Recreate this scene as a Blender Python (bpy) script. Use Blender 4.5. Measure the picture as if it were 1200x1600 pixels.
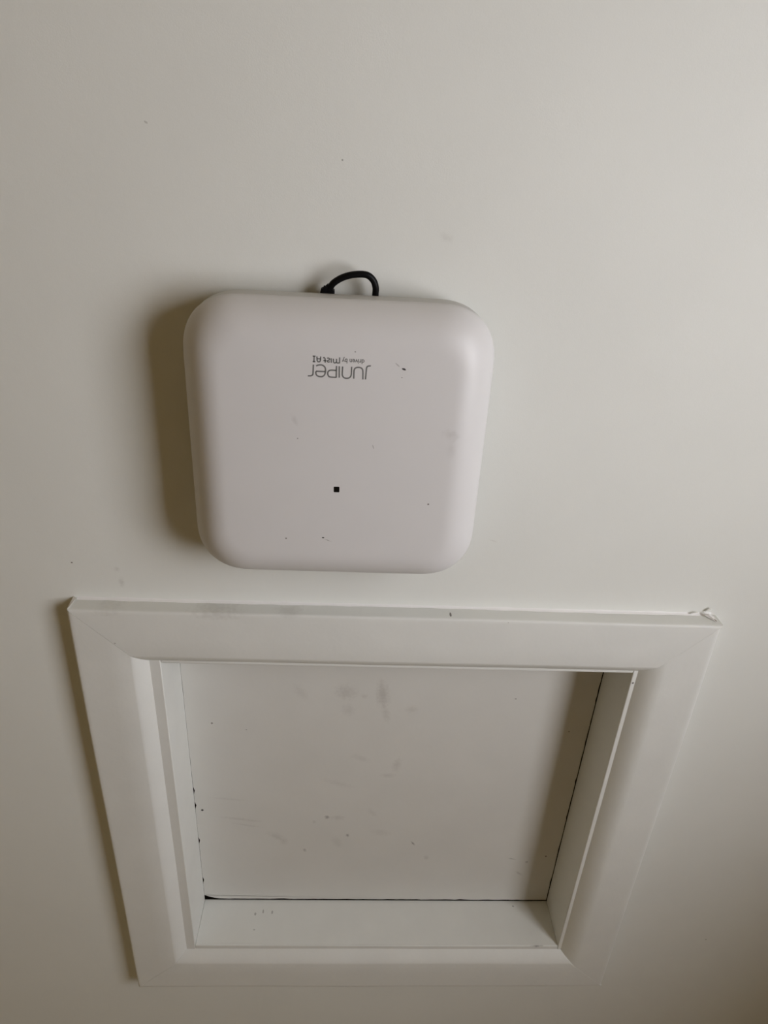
import bpy, bmesh, math, random
from mathutils import Vector, Matrix

random.seed(7)
for _o in list(bpy.data.objects):
    bpy.data.objects.remove(_o)
scene = bpy.context.scene
col = scene.collection

# ------------------------------------------------------------------ units
# Measured plane units "u": origin = outer corner of the hatch casing face,
# x to the right of the photo, y towards the bottom of the photo, w up into
# the ceiling (w = 15 is the ceiling surface).  1 u = 1.25 mm.
S = 0.00125
CEIL_W = 15.0
CEIL_Z = 2.40


def U(x, y, w):
    return Vector((x * S, y * S, CEIL_Z + (w - CEIL_W) * S))


# ------------------------------------------------------------------ camera
F_PX = 1069.969
RV = Vector((0.470978868, -0.0408975901, 0.0435679869))
TV = Vector((-235.295364, 72.2477012, 506.294414))
Rm = Matrix.Rotation(RV.length, 3, RV.normalized())
cam_u = -(Rm.transposed() @ TV)
cam_data = bpy.data.cameras.new('camera')
cam = bpy.data.objects.new('camera', cam_data)
col.objects.link(cam)
rot = Rm.transposed() @ Matrix(((1, 0, 0), (0, -1, 0), (0, 0, -1)))
cam.matrix_world = Matrix.Translation(U(*cam_u)) @ rot.to_4x4()
cam_data.sensor_fit = 'VERTICAL'
cam_data.sensor_height = 36.0
cam_data.lens = 36.0 * F_PX / 1600.0
cam_data.clip_start = 0.01
scene.camera = cam

# ------------------------------------------------------------------ room dimensions (u) and light
ROOM_X0, ROOM_X1 = -1150.0, 850.0
ROOM_Y0, ROOM_Y1 = -1300.0, 1000.0
WIN_Y0, WIN_Y1 = -600.0, 10.0          # window opening along the right wall
WIN_Z0, WIN_Z1 = 1.24, 1.90             # its height above the floor, in metres
SKY = (1.005, 1.0, 1.05)
SKY_STRENGTH = 11.1

world = bpy.data.worlds.new('daylight')
scene.world = world
world.use_nodes = True
bg = world.node_tree.nodes['Background']
bg.inputs[0].default_value = (*SKY, 1)
bg.inputs[1].default_value = SKY_STRENGTH

pl = bpy.data.lights.new('window_portal', 'AREA')
pl.shape = 'RECTANGLE'
pl.size = (WIN_Y1 - WIN_Y0) * S
pl.size_y = WIN_Z1 - WIN_Z0
pl.cycles.is_portal = True
plo = bpy.data.objects.new('window_portal', pl)
col.objects.link(plo)
plo.location = ((ROOM_X1 + 50) * S, 0.5 * (WIN_Y0 + WIN_Y1) * S, 0.5 * (WIN_Z0 + WIN_Z1))
plo.rotation_euler = Matrix(((0, 0, 1), (1, 0, 0), (0, 1, 0))).to_euler()   # -Z axis to -X, local X along world Y

scene.view_settings.view_transform = 'Standard'
scene.view_settings.look = 'None'
scene.view_settings.gamma = 1.0
scene.view_settings.use_curve_mapping = False
scene.view_settings.exposure = 0.0
scene.cycles.max_bounces = 8
scene.cycles.diffuse_bounces = 5


# ------------------------------------------------------------------ material helpers
def nn(nt, kind, **kw):
    n = nt.nodes.new(kind)
    for k, v in kw.items():
        setattr(n, k, v)
    return n


def paint(name, colour, rough=0.5, spec=0.5, bump=(), mottle=None, spots=(), base=(0, 0, 0), coat=0.0):
    """bump: (scale, strength, distance, stretch) layers; mottle: (scale, amount);
    spots: (x, y, w, rx, ry, angle, strength, rgb) marks in u."""
    m = bpy.data.materials.new(name)
    m.use_nodes = True
    nt = m.node_tree
    b = nt.nodes['Principled BSDF']
    b.inputs['Roughness'].default_value = rough
    b.inputs['Specular IOR Level'].default_value = spec
    b.inputs['Coat Weight'].default_value = coat
    tc = nn(nt, 'ShaderNodeTexCoord')
    cur = None
    rgb = nn(nt, 'ShaderNodeRGB')
    rgb.outputs[0].default_value = (*colour, 1)
    cur = rgb.outputs[0]
    if mottle:
        no = nn(nt, 'ShaderNodeTexNoise')
        no.inputs['Scale'].default_value = mottle[0]
        no.inputs['Detail'].default_value = 5
        nt.links.new(tc.outputs['Object'], no.inputs['Vector'])
        mr = nn(nt, 'ShaderNodeMapRange')
        mr.inputs['From Min'].default_value = 0.3
        mr.inputs['From Max'].default_value = 0.7
        mr.inputs['To Min'].default_value = 1 - mottle[1]
        mr.inputs['To Max'].default_value = 1 + mottle[1] * 0.4
        nt.links.new(no.outputs[0], mr.inputs['Value'])
        mx = nn(nt, 'ShaderNodeMix', data_type='RGBA', blend_type='MULTIPLY')
        mx.inputs[0].default_value = 1
        nt.links.new(cur, mx.inputs[6])
        nt.links.new(mr.outputs[0], mx.inputs[7])
        cur = mx.outputs[2]
    if spots:
        wob = nn(nt, 'ShaderNodeTexNoise')
        wob.inputs['Scale'].default_value = 260
        wob.inputs['Detail'].default_value = 3
        nt.links.new(tc.outputs['Object'], wob.inputs['Vector'])
        for sp in spots:
            (x, y, w, rx, ry, ang, st, sc) = sp[:8]
            rz = sp[8] if len(sp) > 8 else max(rx, ry, 3)
            small = max(rx, ry) < 3
            if small and len(sp) < 9: rx, ry = rx * .8, ry * .8
            mp = nn(nt, 'ShaderNodeMapping', vector_type='TEXTURE')
            mp.inputs['Location'].default_value = ((x - base[0]) * S, (y - base[1]) * S, (w - base[2]) * S)
            mp.inputs['Rotation'].default_value = (0, 0, math.radians(ang))
            mp.inputs['Scale'].default_value = (rx * S, ry * S, rz * S)
            nt.links.new(tc.outputs['Object'], mp.inputs['Vector'])
            ln = nn(nt, 'ShaderNodeVectorMath', operation='LENGTH')
            nt.links.new(mp.outputs[0], ln.inputs[0])
            ad = nn(nt, 'ShaderNodeMath', operation='MULTIPLY_ADD')
            nt.links.new(wob.outputs[0], ad.inputs[0])
            ad.inputs[1].default_value = 1.1
            nt.links.new(ln.outputs['Value'], ad.inputs[2])
            mr = nn(nt, 'ShaderNodeMapRange', interpolation_type='SMOOTHSTEP')
            mr.inputs['From Min'].default_value = 1.25 if small else 0.5
            mr.inputs['From Max'].default_value = 1.6
            mr.inputs['To Min'].default_value = st
            mr.inputs['To Max'].default_value = 0
            nt.links.new(ad.outputs[0], mr.inputs['Value'])
            mx = nn(nt, 'ShaderNodeMix', data_type='RGBA')
            nt.links.new(mr.outputs[0], mx.inputs[0])
            nt.links.new(cur, mx.inputs[6])
            mx.inputs[7].default_value = (*sc, 1)
            cur = mx.outputs[2]
    nt.links.new(cur, b.inputs['Base Color'])
    prev = None
    for (scale, strength, dist, stretch) in bump:
        mp = nn(nt, 'ShaderNodeMapping')
        mp.inputs['Scale'].default_value = stretch
        nt.links.new(tc.outputs['Object'], mp.inputs['Vector'])
        no = nn(nt, 'ShaderNodeTexNoise')
        no.inputs['Scale'].default_value = scale
        no.inputs['Detail'].default_value = 4
        nt.links.new(mp.outputs[0], no.inputs['Vector'])
        bp = nn(nt, 'ShaderNodeBump')
        bp.inputs['Strength'].default_value = strength
        bp.inputs['Distance'].default_value = dist
        nt.links.new(no.outputs[0], bp.inputs['Height'])
        if prev:
            nt.links.new(prev, bp.inputs['Normal'])
        prev = bp.outputs[0]
    if prev:
        nt.links.new(prev, b.inputs['Normal'])
    return m


DIRT = (0.10, 0.085, 0.07)
GRIME = (0.30, 0.27, 0.24)
BLK = (0.012, 0.011, 0.010)

CEIL_BASE = (0.0, 0.0, 15.0)
AP_BASE = (198.5, -144.5, 15.0)
TRIM_BASE = (250.0, 242.5, 15.0)
PANEL_BASE = (252.0, 240.0, 59.0)

M_ceiling = paint('ceiling_paint', (0.78, 0.79, 0.745), 0.62, 0.3,
                  bump=((900, 0.10, 0.0006, (1, 1, 1)), (60, 0.10, 0.002, (1, 1, 1))), mottle=(9, 0.02), base=CEIL_BASE,
                  spots=[(259.7, -268.1, 15, 6, 3.5, 20, 0.13, GRIME), (196.6, -306.3, 15, 0.7, 0.7, 0, .5, DIRT),
                         (3.6, -31.7, 15, 1.0, 0.8, 0, .8, DIRT), (87.5, -319.3, 15, 1.6, 0.8, 30, .3, DIRT),
                         (607.4, 424.6, 15, 1.4, 0.9, 10, .6, DIRT), (37.8, -15.5, 15, 3.2, 5.5, 5, .22, GRIME),
                         (35.9, -26.7, 15, 3.0, 3.0, 5, .18, GRIME), (313.8, -61.0, 15, 4.0, 0.7, 20, .2, GRIME)])
M_trim = paint('trim_gloss_paint', (0.755, 0.762, 0.725), 0.5, 0.4,
               bump=((220, 0.12, 0.0008, (1, 1, 1)), (35, 0.12, 0.002, (1, 1, 1))), mottle=(22, 0.03), base=TRIM_BASE,
               spots=[(32, 30, 0, 1.0, 0.8, 0, .5, GRIME), (110, 1, 7, 24, 6, 0, .28, GRIME), (164, 0, 6, 14, 4, 0, .22, GRIME),
                      (30, 2, 8, 16, 5, 0, .2, GRIME),
                      (287, 0, 6, 1.1, 1.1, 0, .85, DIRT), (331, 2, 2, 1.1, 1.0, 0, .6, GRIME),
                      (445.5, 66, 9, 1.0, 1.0, 0, .9, DIRT), (127, 427, 46, .9, 2.5, 0, .5, DIRT, 2.6), (137, 427, 45, 1.1, 2.5, 0, .5, DIRT, 2.2),
                      (119, 427, 43, 1.3, 2.5, 0, .45, DIRT, 1.8), (421, 427.3, 9.6, 9, 2.5, 0, .8, DIRT, .6), (120, 427, 26, 1.2, 2.5, 0, .35, DIRT, .9),
                      (404, 427, 53, 1.2, 2.5, 0, .5, DIRT, .9), (250, 427.3, 10.5, 150, 2.5, 0, .14, GRIME, .7), (100, 427.3, 12, 40, 2.5, 0, .16, GRIME, .6)])
M_lining = M_trim
M_caulk = paint('caulk', (0.83, 0.82, 0.80), 0.4, 0.4, bump=((300, 0.3, 0.001, (1, 1, 1)),))
M_panel = paint('panel_paint', (0.72, 0.715, 0.675), 0.5, 0.4,
                bump=((160, 0.10, 0.0008, (1, 1, 1)), (24, 0.15, 0.003, (1, 1, 1))), mottle=(14, 0.03), base=PANEL_BASE,
                spots=[(85.2, 167.1, 59, 1.3, 1.3, 0, .75, DIRT), (116.9, 174.4, 59, .9, .9, 0, .5, DIRT), (68.4, 284.5, 59, 1.7, 2.0, 0, .95, BLK),
                       (194.1, 292.9, 59, 3.2, 3.6, 0, .55, DIRT), (215.8, 319.7, 59, 2.2, 3.2, 0, .6, DIRT), (205, 293.5, 59, 9, 5, 0, 0.20, GRIME),
                       (242.9, 128.3, 59, 8, 22, -6, 0.34, GRIME), (247, 152, 59, 5, 14, -10, 0.18, GRIME), (208.8, 126.8, 59, 14, 12, 10, 0.24, GRIME),
                       (226, 131, 59, 4, 4, 0, 0.18, GRIME), (212, 148, 59, 8, 10, 0, 0.16, GRIME), (168, 128, 59, 14, 7, 60, 0.14, GRIME),
                       (271, 146, 59, 8, 6, 0, 0.18, GRIME),
                       (285.0, 331.8, 59, 1.6, 4.5, -35, .65, DIRT), (394.1, 355.1, 59, 5.5, 1.3, 15, .5, DIRT), (171.2, 343.3, 59, 2.2, 4, -20, .35, DIRT),
                       (143, 323, 59, 15, 6, 35, 0.21, GRIME), (150, 331, 59, 6, 6, 0, 0.14, GRIME), (366.8, 130.6, 59, 1.4, 1.0, 0, .5, DIRT), (430.5, 350.5, 59, 1.5, 1.5, 0, .8, DIRT),
                       (301, 354, 59, 4, 5, 0, 0.24, GRIME), (261.2, 217.3, 59, 6, 12, 10, 0.21, GRIME), (254, 232, 59, 11, 4, 0, 0.19, GRIME), (226, 209.5, 59, 14, 5, 25, 0.14, GRIME),
                       (105.6, 297.1, 59, 28, 2.6, 8, 0.19, GRIME), (112, 306, 59, 18, 1.8, 12, 0.16, GRIME), (96, 268, 59, 24, 2.2, 6, 0.13, GRIME), (205, 244, 59, 22, 5, 20, 0.11, GRIME),
                       (181, 300, 59, 3, 3, 0, 0.24, GRIME), (240, 285, 59, 10, 4, 50, 0.12, GRIME), (205, 330, 59, 7, 12, -20, 0.14, GRIME), (250, 315, 59, 14, 6, 10, 0.13, GRIME),
                       (411, 360, 59, 2.0, 2.0, 0, .3, DIRT), (405, 379, 59, 7, 2, 40, .22, DIRT), (424, 170, 59, 1.2, 1.2, 0, .5, DIRT)])
M_cover = paint('white_plastic', (0.685, 0.675, 0.667), 0.44, 0.5, bump=((3500, 0.05, 0.0002, (1, 1, 1)),), mottle=(30, 0.012), base=AP_BASE,
                spots=[(236.16, -199.25, -31, 1.7, 0.9, 15, .95, BLK), (235.35, -194.29, -31, .55, .55, 0, .7, DIRT), (232.32, -201.68, -31, 2.4, .5, 40, .35, DIRT),
                       (190.38, -85.0, -31, 1.1, .8, 0, .9, BLK), (193.32, -83.18, -31, 3.4, .35, 22, .6, DIRT),
                       (257.54, -111.94, -31, .75, .75, 0, .8, DIRT), (166.18, -83.68, -31, .75, .75, 0, .75, DIRT), (174.08, -153.77, -31, .55, .55, 0, .6, DIRT),
                       (267.87, -159.65, -31, 7, 4.5, 20, .20, GRIME), (268.78, -150.03, -31, 4, 7, 0, .12, GRIME),
                       (172.56, -165.22, -31, 2.2, 5, -30, .20, GRIME), (220.36, -150.13, -31, .5, 2.0, -20, .35, DIRT),
                       (207.5, -208.26, -31, .55, .55, 0, .6, DIRT), (239.41, -59.27, -31, 3.6, 1.0, 0, .6, DIRT), (246.9, -58.97, -31, 1.6, 1.0, 0, .6, DIRT)])
M_base = paint('grey_white_plastic', (0.60, 0.595, 0.575), 0.5, 0.4)
M_dark = paint('dark_plastic', (0.045, 0.045, 0.048), 0.5, 0.4)
M_metal = paint('bracket_metal', (0.45, 0.45, 0.46), 0.4, 0.5)
M_black = paint('black_rubber', (0.004, 0.004, 0.0045), 0.4, 0.12)
M_plug = paint('black_plug', (0.004, 0.004, 0.0045), 0.5, 0.1)
M_ink = paint('grey_ink', (0.17, 0.17, 0.165), 0.5, 0.3)
M_led = paint('dark_lens', (0.003, 0.003, 0.003), 0.3, 0.3)
M_void = paint('void_dark', (0.045, 0.03, 0.018), 0.9, 0.1, mottle=(20, .3))  # dark colour stands in for the unlit space above the hatch
M_wood = paint('broken_timber', (0.33, 0.27, 0.19), 0.9, 0.1, mottle=(200, .4))
M_wall = paint('wall_paint', (0.54, 0.43, 0.215), 0.7, 0.2, bump=((700, 0.1, 0.0006, (1, 1, 1)),))
M_wall_pale = paint('pale_wall_paint', (0.64, 0.58, 0.44), 0.7, 0.2, bump=((700, 0.1, 0.0006, (1, 1, 1)),))  # paler than the other walls to bounce neutral fill onto the ceiling
M_floor = paint('floor_boards', (0.36, 0.215, 0.07), 0.45, 0.4, bump=((30, 0.2, 0.002, (1, 12, 1)),), mottle=(6, .2))
M_frame = paint('window_white', (0.75, 0.74, 0.72), 0.4, 0.4)


def glass():
    m = bpy.data.materials.new('window_glass')
    m.use_nodes = True
    nt = m.node_tree
    nt.nodes.remove(nt.nodes['Principled BSDF'])
    t = nn(nt, 'ShaderNodeBsdfTransparent')
    g = nn(nt, 'ShaderNodeBsdfGlossy')
    g.inputs['Roughness'].default_value = 0.02
    mx = nn(nt, 'ShaderNodeMixShader')
    mx.inputs[0].default_value = 0.05
    nt.links.new(t.outputs[0], mx.inputs[1])
    nt.links.new(g.outputs[0], mx.inputs[2])
    nt.links.new(mx.outputs[0], nt.nodes['Material Output'].inputs[0])
    return m


M_glass = glass()


# ------------------------------------------------------------------ mesh helpers
def tag(o, label=None, cat=None, group=None, kind=None):
    if label: o['label'] = label
    if cat: o['category'] = cat
    if group: o['group'] = group
    if kind: o['kind'] = kind
    return o


def empty(name, base):
    o = bpy.data.objects.new(name, None)
    o.empty_display_size = 0.05
    o.location = U(*base)
    col.objects.link(o)
    return o


def build(name, verts, faces, mat, base=(0, 0, 15), parent=None, smooth=False, root=False):
    """verts in u (absolute).  The mesh sits relative to base; a root gets base as its location."""
    me = bpy.data.meshes.new(name)
    me.from_pydata([((x - base[0]) * S, (y - base[1]) * S, (w - base[2]) * S) for x, y, w in verts], [], faces)
    bm = bmesh.new()
    bm.from_mesh(me)
    bmesh.ops.recalc_face_normals(bm, faces=bm.faces)
    bm.to_mesh(me)
    bm.free()
    me.materials.append(mat)
    if smooth:
        for p in me.polygons:
            p.use_smooth = True
        me.set_sharp_from_angle(angle=math.radians(38))
    o = bpy.data.objects.new(name, me)
    col.objects.link(o)
    if parent:
        o.parent = parent
    if root:
        o.location = U(*base)
    return o


def boxes(lst):
    V, Fc = [], []
    for (x0, x1, y0, y1, w0, w1) in lst:
        n = len(V)
        V += [(x, y, w) for w in (w0, w1) for y in (y0, y1) for x in (x0, x1)]
        Fc += [tuple(n + i for i in f) for f in ((0, 1, 3, 2), (4, 6, 7, 5), (0, 4, 5, 1), (2, 3, 7, 6), (0, 2, 6, 4), (1, 5, 7, 3))]
    return V, Fc


def loft(rings, cap0=True, cap1=True, closed=True):
    n = len(rings[0])
    V = [p for r in rings for p in r]
    Fc = []
    for i in range(len(rings) - 1):
        for j in range(n if closed else n - 1):
            k = (j + 1) % n
            Fc.append((i * n + j, i * n + k, (i + 1) * n + k, (i + 1) * n + j))
    if cap0: Fc.append(tuple(range(n))[::-1])
    if cap1: Fc.append(tuple((len(rings) - 1) * n + j for j in range(n)))
    return V, Fc


def tube(path, r, seg=14):
    P = [Vector(p) for p in path]
    rings = []
    up = Vector((0, 0, 1))
    for i, p in enumerate(P):
        t = (P[min(i + 1, len(P) - 1)] - P[max(i - 1, 0)]).normalized()
        a = t.cross(up)
        if a.length < 1e-4: a = t.cross(Vector((1, 0, 0)))
        a.normalize()
        b = t.cross(a).normalized()
        rr = r[i] if isinstance(r, (list, tuple)) else r
        rings.append([tuple(p + a * rr * math.cos(2 * math.pi * k / seg) + b * rr * math.sin(2 * math.pi * k / seg)) for k in range(seg)])
    return loft(rings)


def smooth_path(pts, n=8):
    P = [Vector(p) for p in pts]
    P = [2 * P[0] - P[1]] + P + [2 * P[-1] - P[-2]]
    out = []
    for i in range(1, len(P) - 2):
        for k in range(n):
            t = k / n
            a, b, c, d = P[i - 1], P[i], P[i + 1], P[i + 2]
            out.append(0.5 * ((2 * b) + (c - a) * t + (2 * a - 5 * b + 4 * c - d) * t * t + (3 * b - a - 3 * c + d) * t ** 3))
    out.append(P[-2])
    return out


# ------------------------------------------------------------------ the room shell
FLOOR_W = 15 - CEIL_Z / S


def zw(z):
    return 15 - (CEIL_Z - z) / S


# ceiling slab with the hatch opening
ho = (46.0, 454.0, 46.0, 439.0)
T1 = 45.0
ov = [(ROOM_X0 - 80, ROOM_Y0 - 80), (ROOM_X1 + 80, ROOM_Y0 - 80), (ROOM_X1 + 80, ROOM_Y1 + 80), (ROOM_X0 - 80, ROOM_Y1 + 80)]
iv = [(ho[0], ho[2]), (ho[1], ho[2]), (ho[1], ho[3]), (ho[0], ho[3])]
V = [(x, y, 15) for x, y in ov] + [(x, y, 15) for x, y in iv] + [(x, y, T1) for x, y in ov] + [(x, y, T1) for x, y in iv]
Fc = []
for i in range(4):
    k = (i + 1) % 4
    Fc += [(i, k, 4 + k, 4 + i), (8 + i, 12 + i, 12 + k, 8 + k), (i, 8 + i, 8 + k, k), (4 + i, 4 + k, 12 + k, 12 + i)]
ceiling = build('ceiling', V, Fc, M_ceiling, CEIL_BASE, root=True)
tag(ceiling, 'off-white painted ceiling around the access point and hatch', 'ceiling', kind='structure')
# added unseen dark box over the hatch: blocks sky light, blackens the gaps
ab = [(30, 470, 30, 455, 96, 102), (30, 46, 30, 455, T1, 96), (454, 470, 30, 455, T1, 96), (46, 454, 30, 46, T1, 96), (46, 454, 439, 455, T1, 96)]
build('dark_void_box', *boxes(ab), M_void, CEIL_BASE, parent=ceiling)

tag(build('floor', *boxes([(ROOM_X0 - 80, ROOM_X1 + 80, ROOM_Y0 - 80, ROOM_Y1 + 80, FLOOR_W - 40, FLOOR_W)]), M_floor, (0, 0, FLOOR_W), root=True),
    'warm brown wooden floor below the hatch', 'floor', kind='structure')
tag(build('wall_left', *boxes([(ROOM_X0 - 80, ROOM_X0, ROOM_Y0, ROOM_Y1, FLOOR_W, 15)]), M_wall, (ROOM_X0, 0, FLOOR_W), root=True),
    'plain warm beige wall facing the window', 'wall', kind='structure')
tag(build('wall_front', *boxes([(ROOM_X0 - 80, ROOM_X1 + 80, ROOM_Y0 - 80, ROOM_Y0, FLOOR_W, 15)]), M_wall, (0, ROOM_Y0, FLOOR_W), root=True),
    'plain warm beige wall on the access point side', 'wall', kind='structure')
tag(build('wall_back', *boxes([(ROOM_X0 - 80, ROOM_X1 + 80, ROOM_Y1, ROOM_Y1 + 80, FLOOR_W, 15)]), M_wall_pale, (0, ROOM_Y1, FLOOR_W), root=True),
    'plain pale cream wall on the hatch side', 'wall', kind='structure')
wx0, wx1 = ROOM_X1, ROOM_X1 + 40
wr = [(wx0, wx1, ROOM_Y0, WIN_Y0, FLOOR_W, 15), (wx0, wx1, WIN_Y1, ROOM_Y1, FLOOR_W, 15),
      (wx0, wx1, WIN_Y0, WIN_Y1, FLOOR_W, zw(WIN_Z0)), (wx0, wx1, WIN_Y0, WIN_Y1, zw(WIN_Z1), 15)]
tag(build('wall_right', *boxes(wr), M_wall, (ROOM_X1, 0, FLOOR_W), root=True),
    'warm beige wall with the daylight window opening', 'wall', kind='structure')
win = empty('window_1', (ROOM_X1 + 24, 0.5 * (WIN_Y0 + WIN_Y1), zw(WIN_Z0)))
tag(win, 'white framed daylight window in the right wall', 'window', kind='structure')
wb = (ROOM_X1 + 24, 0.5 * (WIN_Y0 + WIN_Y1), zw(WIN_Z0))
fw = 12
build('window_frame', *boxes([(wx0 + 14, wx0 + 34, WIN_Y0, WIN_Y0 + fw, zw(WIN_Z0), zw(WIN_Z1)), (wx0 + 14, wx0 + 34, WIN_Y1 - fw, WIN_Y1, zw(WIN_Z0), zw(WIN_Z1)),
                              (wx0 + 14, wx0 + 34, WIN_Y0 + fw, WIN_Y1 - fw, zw(WIN_Z0), zw(WIN_Z0) + fw), (wx0 + 14, wx0 + 34, WIN_Y0 + fw, WIN_Y1 - fw, zw(WIN_Z1) - fw, zw(WIN_Z1))]),
      M_frame, wb, parent=win)
build('pane', *boxes([(wx0 + 23, wx0 + 25, WIN_Y0 + fw, WIN_Y1 - fw, zw(WIN_Z0) + fw, zw(WIN_Z1) - fw)]), M_glass, wb, parent=win)

# ------------------------------------------------------------------ hatch casing and lining
HX, HY = 500.0, 485.0
trim = empty('trim_1', TRIM_BASE)
tag(trim, 'white mitred wooden casing and lining framing the ceiling hatch', 'hatch frame', kind='structure')

# casing profile: s = distance inwards from the outer edge, w = height

def profile(side):
    if side == 'R':      # softer, thickly painted board
        p = [(0.0, 15.0), (0.0, 4.2), (0.4, 2.9), (1.3, 1.6), (2.8, 0.6), (5.0, 0.1), (7.5, 0.0), (14, 0.0), (25, 0.0), (35.0, 0.0)]
        s0, pw = 35.0, 1.9
    else:
        p = [(0.0, 15.0), (0.0, 1.9), (0.3, 0.9), (0.9, 0.3), (2.0, 0.05), (4.0, 0.0), (8.0, 0.0), (14, 0.0), (25, 0.0), (41.6, 0.0)]
        s0, pw = 41.6, 1.4
    for k in range(1, 13):
        t = k / 12
        p.append((s0 + (53.0 - s0) * t, 9.2 * t ** pw))
    return p + [(53.3, 15.0)]


GAPS = {'T': (0.28, 0.2), 'L': (0.28, 0.07), 'R': (0.2, 0.09), 'B': (0.07, 0.09)}


def casing(side):
    prof = profile(side)
    g0, g1 = GAPS[side]
    rings = []
    L = HX if side in 'TB' else HY
    nst = 24
    for i in range(nst + 1):
        f = i / nst
        ring = []
        for (s, w) in prof:
            a0, a1 = s + g0, L - s - g1
            p = a0 + (a1 - a0) * f
            # slight hand-made waviness of the face and edge
            dw = 0.12 * math.sin(p * 0.031 + len(side) + ord(side)) if w < 14 else 0
            ds = 0.25 * math.sin(p * 0.017 + ord(side) * 2.1) if s < 3 else 0
            s2 = s + ds * (1 - min(1, abs(2 * f - 1)) ** 6)
            q = {'T': (p, s2), 'B': (p, HY - s2), 'L': (s2, p), 'R': (HX - s2, p)}[side]
            ring.append((q[0], q[1], w + dw))
        rings.append(ring)
    return loft(rings)


for sd in 'TRBL':
    build('casing_board', *casing(sd), M_trim, TRIM_BASE, parent=trim, smooth=True)

# lining boards of the opening (their edges form the narrow lip inside the casing)
LX0, LX1, LY0, LY1 = 61.5, 443.5, 55.8, 427.0
LW0, LW1 = 9.0, 59.8


def bevel_obj(o, width, seg=2):
    m = o.modifiers.new('bevel', 'BEVEL')
    m.width = width * S
    m.segments = seg
    m.limit_method = 'ANGLE'
    for p in o.data.polygons: p.use_smooth = True
    o.data.set_sharp_from_angle(angle=math.radians(60))


for bxs in [(47.0, LX0, 47.0, 438.0, LW0, LW1), (LX1, 453.0, 47.0, 438.0, LW0, LW1),
            (LX0, LX1, 47.0, LY0, LW0 + .2, LW1), (LX0, LX1, LY1, 438.0, LW0 + .2, LW1)]:
    o = build('lining_board', *boxes([bxs]), M_lining, TRIM_BASE, parent=trim)
    bevel_obj(o, 0.7)

# caulk bead along the casing edge nearest the access point
rings = []
for i in range(61):
    x = 3 + (HX - 7) * i / 60
    h = 1.7 + 0.5 * math.sin(i * 1.7) * math.sin(i * .43) + 0.25 * random.random()
    rings.append([(x, -h, 14.98), (x, -h * .45, 14.98 - h * .25), (x, -0.1, 14.98 - h * .9), (x, 0.6, 14.98 - h * 1.0), (x, 0.6, 15.05)])
build('caulk_bead', *loft(rings), M_caulk, TRIM_BASE, parent=trim, smooth=True)


# torn flakes of paint and filler at the outer corner
def flake(pts, mat, name='paint_flake', th=0.8):
    n = len(pts)
    V = [tuple(p) for p in pts] + [(p[0] + .25, p[1] - .2, p[2] + th) for p in pts]
    Fc = [tuple(range(n)), tuple(range(2 * n - 1, n - 1, -1))] + [(i, (i + 1) % n, n + (i + 1) % n, n + i) for i in range(n)]
    return build(name, V, Fc, mat, TRIM_BASE, parent=trim)


flake([(488, -2.2, 11.5), (491, -3.6, 9.8), (494.5, -2.6, 8.8), (497.6, 0.6, 7.2), (499.8, 2.3, 3.0), (497.0, 0.4, 4.2), (493.5, -0.6, 7.5)], M_caulk)
flake([(489.5, -4.6, 12.4), (493, -7.2, 12.6), (494.0, -6.4, 13.4), (491, -3.4, 13.8)], M_caulk, th=.5)
flake([(478.0, -2.0, 12.6), (483.0, -3.8, 12.2), (484.0, -2.6, 13.2), (480, -0.6, 13.6)], M_caulk, th=.5)
flake([(490.5, -0.9, 12.5), (495.2, -0.9, 8.0), (496.6, -0.3, 5.4), (493.0, -0.3, 8.5)], M_wood, 'torn_filler', .4)
# sliver of the side board's end at the far corner
flake([(-0.6, 0.2, 14.8), (0.2, -1.6, 14.8), (2.6, -1.6, 13.0), (2.2, -0.5, 4.0), (0.8, -0.3, 1.2), (-0.1, 0.6, 2.0)], M_caulk, 'caulk_fillet', .3)

# ------------------------------------------------------------------ the hatch panel
PX0, PX1, PY0, PY1 = LX0 + 0.05, LX1 - 1.1, LY0 + 0.8, LY1 - 2.3
out = []
N = 70


def jit(a):
    return a * (random.random() - .5)


for i in range(N):                                   # top edge, left to right
    out.append((PX0 + 1 + (PX1 - PX0 - 1) * i / N, PY0 + jit(.3)))
for i in range(N):                                   # right edge
    g = 0.5 * max(0, math.sin(i * .61)) * max(0, math.sin(i * 1.9)) + jit(.35)
    out.append((PX1 - g, PY0 + (PY1 - PY0) * i / N))
for i in range(N):                                   # bottom edge, right to left
    g = jit(.55) + (0.9 if i in (54, 55) else 0) + (0.5 if i in (18, 41) else 0)
    x = PX1 - (PX1 - PX0) * i / N
    if x < PX0 + 24: g += 5.6 * ((PX0 + 24 - x) / 24) ** 2.2
    out.append((x, PY1 - g))
for i in range(N):                                   # left edge, bottom to top
    y = PY1 - (PY1 - PY0) * i / N
    if i == 0: y -= 5.8
    g = 0.12 + (1.3 if i in (6, 18, 28, 32) else 0) + max(0, jit(.35))
    out.append((PX0 + g, y - (0 if i else 0)))
n = len(out)
V = [(x, y, 59.0) for x, y in out] + [(x, y, 66.0) for x, y in out]
Fc = [tuple(range(n)), tuple(range(2 * n - 1, n - 1, -1))] + [(i, (i + 1) % n, n + (i + 1) % n, n + i) for i in range(n)]
panel = build('hatch_panel', V, Fc, M_panel, PANEL_BASE, root=True)
tag(panel, 'smudged white painted board closing the recessed ceiling hatch', 'hatch panel')
# splintered wood showing at the broken panel corner
V, Fc = loft([[(62.0, 420.5, 61.5), (66.0, 421.2, 61.8), (74.0, 424.6, 62.0), (67, 424.0, 62.4)],
              [(61.9, 421.0, 65), (66, 421.5, 65), (73, 424.8, 65), (67, 424.2, 65)]])
build('splintered_corner', V, Fc, M_wood, PANEL_BASE, parent=panel)


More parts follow.
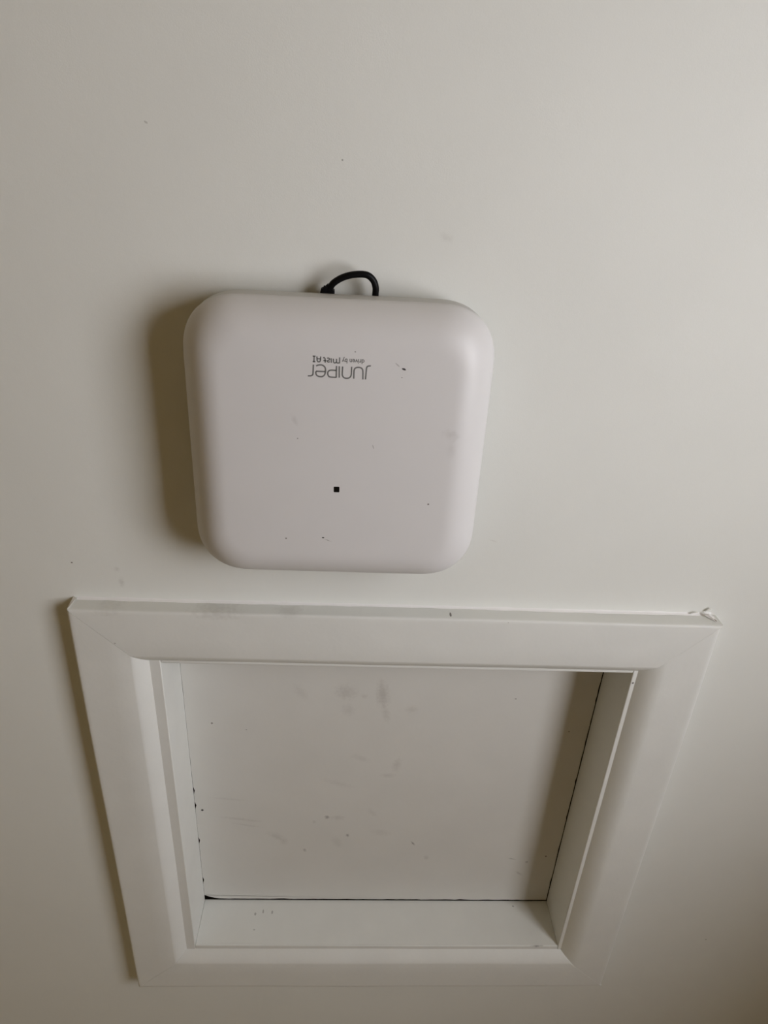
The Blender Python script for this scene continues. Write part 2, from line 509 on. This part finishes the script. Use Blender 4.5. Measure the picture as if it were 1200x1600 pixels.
# ------------------------------------------------------------------ wireless access point
def rsq(cx, cy, hx, hy, r, w, seg=12, p=2.35):
    """rounded square outline with slightly squarish (superelliptic) corners"""
    pts = []
    for q in range(4):
        sx, sy = ((1, 1), (-1, 1), (-1, -1), (1, -1))[q]
        for k in range(seg + 1):
            a = math.pi / 2 * k / seg
            if q % 2: a = math.pi / 2 - a
            c, s = math.cos(a) ** (2 / p), math.sin(a) ** (2 / p)
            pts.append((cx + sx * (hx - r + r * c), cy + sy * (hy - r + r * s), w))
    return pts


AP_CX, AP_CY = 198.55, -141.8
AHX, AHY = 93.5, 92.8
AP_R = 36.0
W_SEAM, W_FRONT = -14.0, -31.0
ap = empty('wireless_access_point', AP_BASE)
tag(ap, 'white rounded square wireless access point mounted on the ceiling', 'access point')


def ap_ring(inset, w):
    return rsq(AP_CX, AP_CY, AHX - inset, AHY - inset, max(AP_R - inset * 0.75, 6), w)


rings = [ap_ring(1.5, W_SEAM + 2.2), ap_ring(0.25, W_SEAM + 2.2), ap_ring(0, W_SEAM + 1.4)]
for k in range(0, 15):
    A0 = math.radians(24)
    a = A0 + (math.pi / 2 - A0) * k / 14
    ca, sa, c0, s0 = [max(0, v) ** (2 / 2.1) for v in (math.cos(a), math.sin(a), math.cos(A0), math.sin(A0))]
    rings.append(ap_ring(24.5 * (1 - ca / c0), W_SEAM + (W_FRONT - W_SEAM) * (sa - s0) / (1 - s0)))
cover = build('cover', *loft(rings), M_cover, AP_BASE, parent=ap, smooth=True)
rings = [ap_ring(1.2, W_SEAM + 2.3), ap_ring(0.1, W_SEAM + 2.5), ap_ring(0.0, W_SEAM + 3.2), ap_ring(0.0, -2.0), ap_ring(0.2, 2.4), ap_ring(1.6, 3.6), ap_ring(16, 4.0)]
tag(build('base_rim', *loft(rings), M_base, AP_BASE, parent=ap, smooth=True), 'light grey plastic rim behind the cover')
rings = [rsq(AP_CX, AP_CY, 74, 74, 20, 2.8), rsq(AP_CX, AP_CY, 72, 72, 18, 10.0), rsq(AP_CX, AP_CY, 66, 66, 14, 11.0)]
build('back_housing', *loft(rings), M_base, AP_BASE, parent=ap, smooth=True)
build('mounting_bracket', *boxes([(AP_CX - 45, AP_CX + 45, AP_CY - 40, AP_CY + 40, 13.0, 15.0), (AP_CX - 36, AP_CX + 36, AP_CY - 30, AP_CY + 30, 10.8, 13.0)]),
      M_metal, AP_BASE, parent=ap)
# status light window, set flush in the cover
lx, ly = 198.49, -120.25
led = build('status_light', *loft([rsq(lx, ly, 1.8, 1.9, .5, W_FRONT + .6, 3), rsq(lx, ly, 1.8, 1.9, .5, W_FRONT - 0.06, 3)]), M_led, AP_BASE, parent=cover)
tag(led, 'small black square status light window')


def strokes(polys, width, w=W_FRONT - 0.05):
    V, Fc = [], []
    for poly in polys:
        P = [Vector((x, y)) for x, y in poly]
        L, Rr = [], []
        for i, p in enumerate(P):
            d0 = (p - P[i - 1]).normalized() if i else None
            d1 = (P[i + 1] - p).normalized() if i < len(P) - 1 else None
            if d0 is None: d0 = d1
            if d1 is None: d1 = d0
            t = (d0 + d1)
            t = t.normalized() if t.length > 1e-6 else d1
            nrm = Vector((-t.y, t.x))
            k = width / 2 / max(0.6, nrm.dot(Vector((-d1.y, d1.x))))
            L.append(p + nrm * k)
            Rr.append(p - nrm * k)
        b0 = len(V)
        for a, b in zip(L, Rr):
            V += [(a.x, a.y, w), (b.x, b.y, w), (a.x, a.y, w + .1), (b.x, b.y, w + .1)]
        m = len(P)
        for i in range(m - 1):
            q, r = b0 + 4 * i, b0 + 4 * (i + 1)
            Fc += [(q, q + 1, r + 1, r), (q + 2, r + 2, r + 3, q + 3), (q, r, r + 2, q + 2), (q + 1, q + 3, r + 3, r + 1)]
        e = b0 + 4 * (m - 1)
        Fc += [(b0, b0 + 2, b0 + 3, b0 + 1), (e, e + 1, e + 3, e + 2)]
    return V, Fc


def dense(poly):
    return [tuple(p)[:2] for p in smooth_path([(x, y, 0) for x, y in poly], 4)] if len(poly) > 2 else poly


WORD = [
    dense([(216.82, -200.47), (215.81, -200.36), (214.89, -200.06), (214.39, -199.15), (214.29, -198.03), (213.98, -192.26)]),
    dense([(212.46, -192.16), (212.26, -197.02), (211.75, -198.54), (210.64, -199.15), (209.32, -199.25), (208.01, -198.85), (207.3, -197.93), (207.09, -196.41), (207.09, -192.46)]),
    dense([(205.68, -199.45), (205.58, -195.0), (205.17, -193.58), (204.26, -192.77), (202.94, -192.46), (201.42, -192.77), (200.51, -193.88), (200.31, -195.2), (200.41, -199.35)]),
    [(198.49, -199.45), (198.59, -192.67)],
    [(196.86, -199.55), (196.86, -192.57)],
    dense([(196.86, -192.77), (193.73, -192.77), (192.41, -193.27), (191.9, -194.39), (191.9, -195.5), (192.41, -196.41), (193.73, -196.92), (196.76, -196.92)]),
    [(190.48, -195.91), (185.01, -195.91)],
    dense([(185.01, -195.91), (184.91, -194.79), (185.52, -193.48), (186.84, -192.87), (188.56, -192.87), (189.88, -193.88), (190.48, -195.71), (190.48, -197.43),
           (189.98, -198.74), (188.66, -199.66), (187.14, -199.76), (185.82, -199.45), (185.12, -198.95)]),
    dense([(183.5, -199.76), (183.29, -194.69), (182.89, -193.58), (181.98, -193.07), (180.25, -192.97)]),
]
TAGL = [
    [(198.59, -204.62), (198.59, -201.48), (197.57, -201.28), (196.86, -201.58), (196.76, -203.71)],
    [(196.76, -202.09), (196.36, -201.38), (195.55, -201.28), (195.14, -201.78), (194.94, -203.71)],
    [(193.73, -203.91), (193.83, -201.28)],
    [(193.02, -201.88), (192.1, -201.58), (191.6, -201.88), (191.5, -202.39), (192.31, -202.8), (192.81, -203.1), (192.71, -203.71), (191.9, -204.01), (191.4, -203.71)],
    [(190.28, -201.17), (190.18, -203.61), (189.67, -204.11), (189.07, -204.01)], [(190.89, -202.39), (189.17, -202.39)],
    [(187.65, -204.72), (187.55, -202.39), (187.04, -201.58), (186.23, -201.48), (185.62, -202.29), (185.52, -204.62)], [(187.65, -203.3), (185.52, -203.3)],
    [(183.9, -204.72), (183.8, -201.48)], [(183.09, -204.72), (184.71, -204.72)], [(183.09, -201.48), (184.61, -201.48)],
]
tag(build('wordmark_print', *strokes(WORD, 0.84), M_ink, AP_BASE, parent=cover), 'thin grey upside-down wordmark')
V1, F1 = strokes(TAGL, 0.72)
# the small words of the tag line, set in the built-in sans face
cu = bpy.data.curves.new('tagline_words', 'FONT')
cu.body = 'driven by'
cu.offset = 0.018
tmp = bpy.data.objects.new('tagline_words', cu)
col.objects.link(tmp)
dg = bpy.context.evaluated_depsgraph_get()
tm = tmp.evaluated_get(dg).to_mesh()
tv = [v.co.copy() for v in tm.vertices]
tf = [tuple(p.vertices) for p in tm.polygons]
tx0, tx1 = min(v.x for v in tv), max(v.x for v in tv)
tsc = 13.07 / (tx1 - tx0)
n0 = len(V1)
V1 += [(212.97 - (v.x - tx0) * tsc, -204.01 + v.y * tsc * 1.12, W_FRONT - 0.05) for v in tv]
F1 += [tuple(n0 + i for i in f)[::-1] for f in tf]
bpy.data.objects.remove(tmp)
bpy.data.curves.remove(cu)
tag(build('tagline_print', V1, F1, M_ink, AP_BASE, parent=cover), 'small grey upside-down tag line')

# ------------------------------------------------------------------ network cable
CB = (204.0, -236.0, 15.0)
cable = empty('network_cable', CB)
tag(cable, 'short black network cable looping out behind the access point', 'cable')
path = [(189.6, -232.2, 5.4), (190.6, -236.2, 4.4), (192.2, -239.4, 3.4), (194.6, -241.7, 2.8), (198.9, -244.2, 2.4), (204.5, -245.9, 2.4), (210.7, -246.4, 2.8), (214.4, -245.4, 3.2),
        (217.2, -242.6, 3.8), (218.5, -239.0, 4.4), (218.6, -236.0, 5.0), (218.3, -231.2, 6.0), (217.0, -223.7, 8.4)]
build('jacket', *tube(smooth_path(path, 8), 2.0), M_black, CB, parent=cable, smooth=True)


def obox(c, ax, hx, hy, hw, taper=1.0):
    """box along direction ax in the ceiling plane; taper narrows the far end"""
    a = Vector((ax[0], ax[1], 0)).normalized()
    b = Vector((-a.y, a.x, 0))
    z = Vector((0, 0, 1))
    c = Vector(c)
    rings = []
    for s, k in ((-1, 1.0), (0.55, 1.0), (1, taper)):
        rings.append([tuple(c + a * hx * s + b * hy * k * i + z * hw * k * j) for i, j in ((-1, -1), (1, -1), (1, 1), (-1, 1))])
    return loft(rings)


plug = build('connector_plug', *obox((189.3, -232.2, 6.0), (0.10, -1.0), 4.6, 4.3, 3.4, .93), M_plug, CB, parent=cable)
bevel_obj(plug, .6)
build('strain_relief', *tube([(189.6, -235.2, 5.2), (190.4, -237.4, 4.5), (191.2, -238.6, 4.1)], [2.6, 2.5, 2.15]), M_plug, CB, parent=plug, smooth=True)
build('locking_tab', *obox((187.9, -235.3, 3.4), (0.25, -1.0), 3.3, 1.5, 1.2, .9), M_plug, CB, parent=plug)
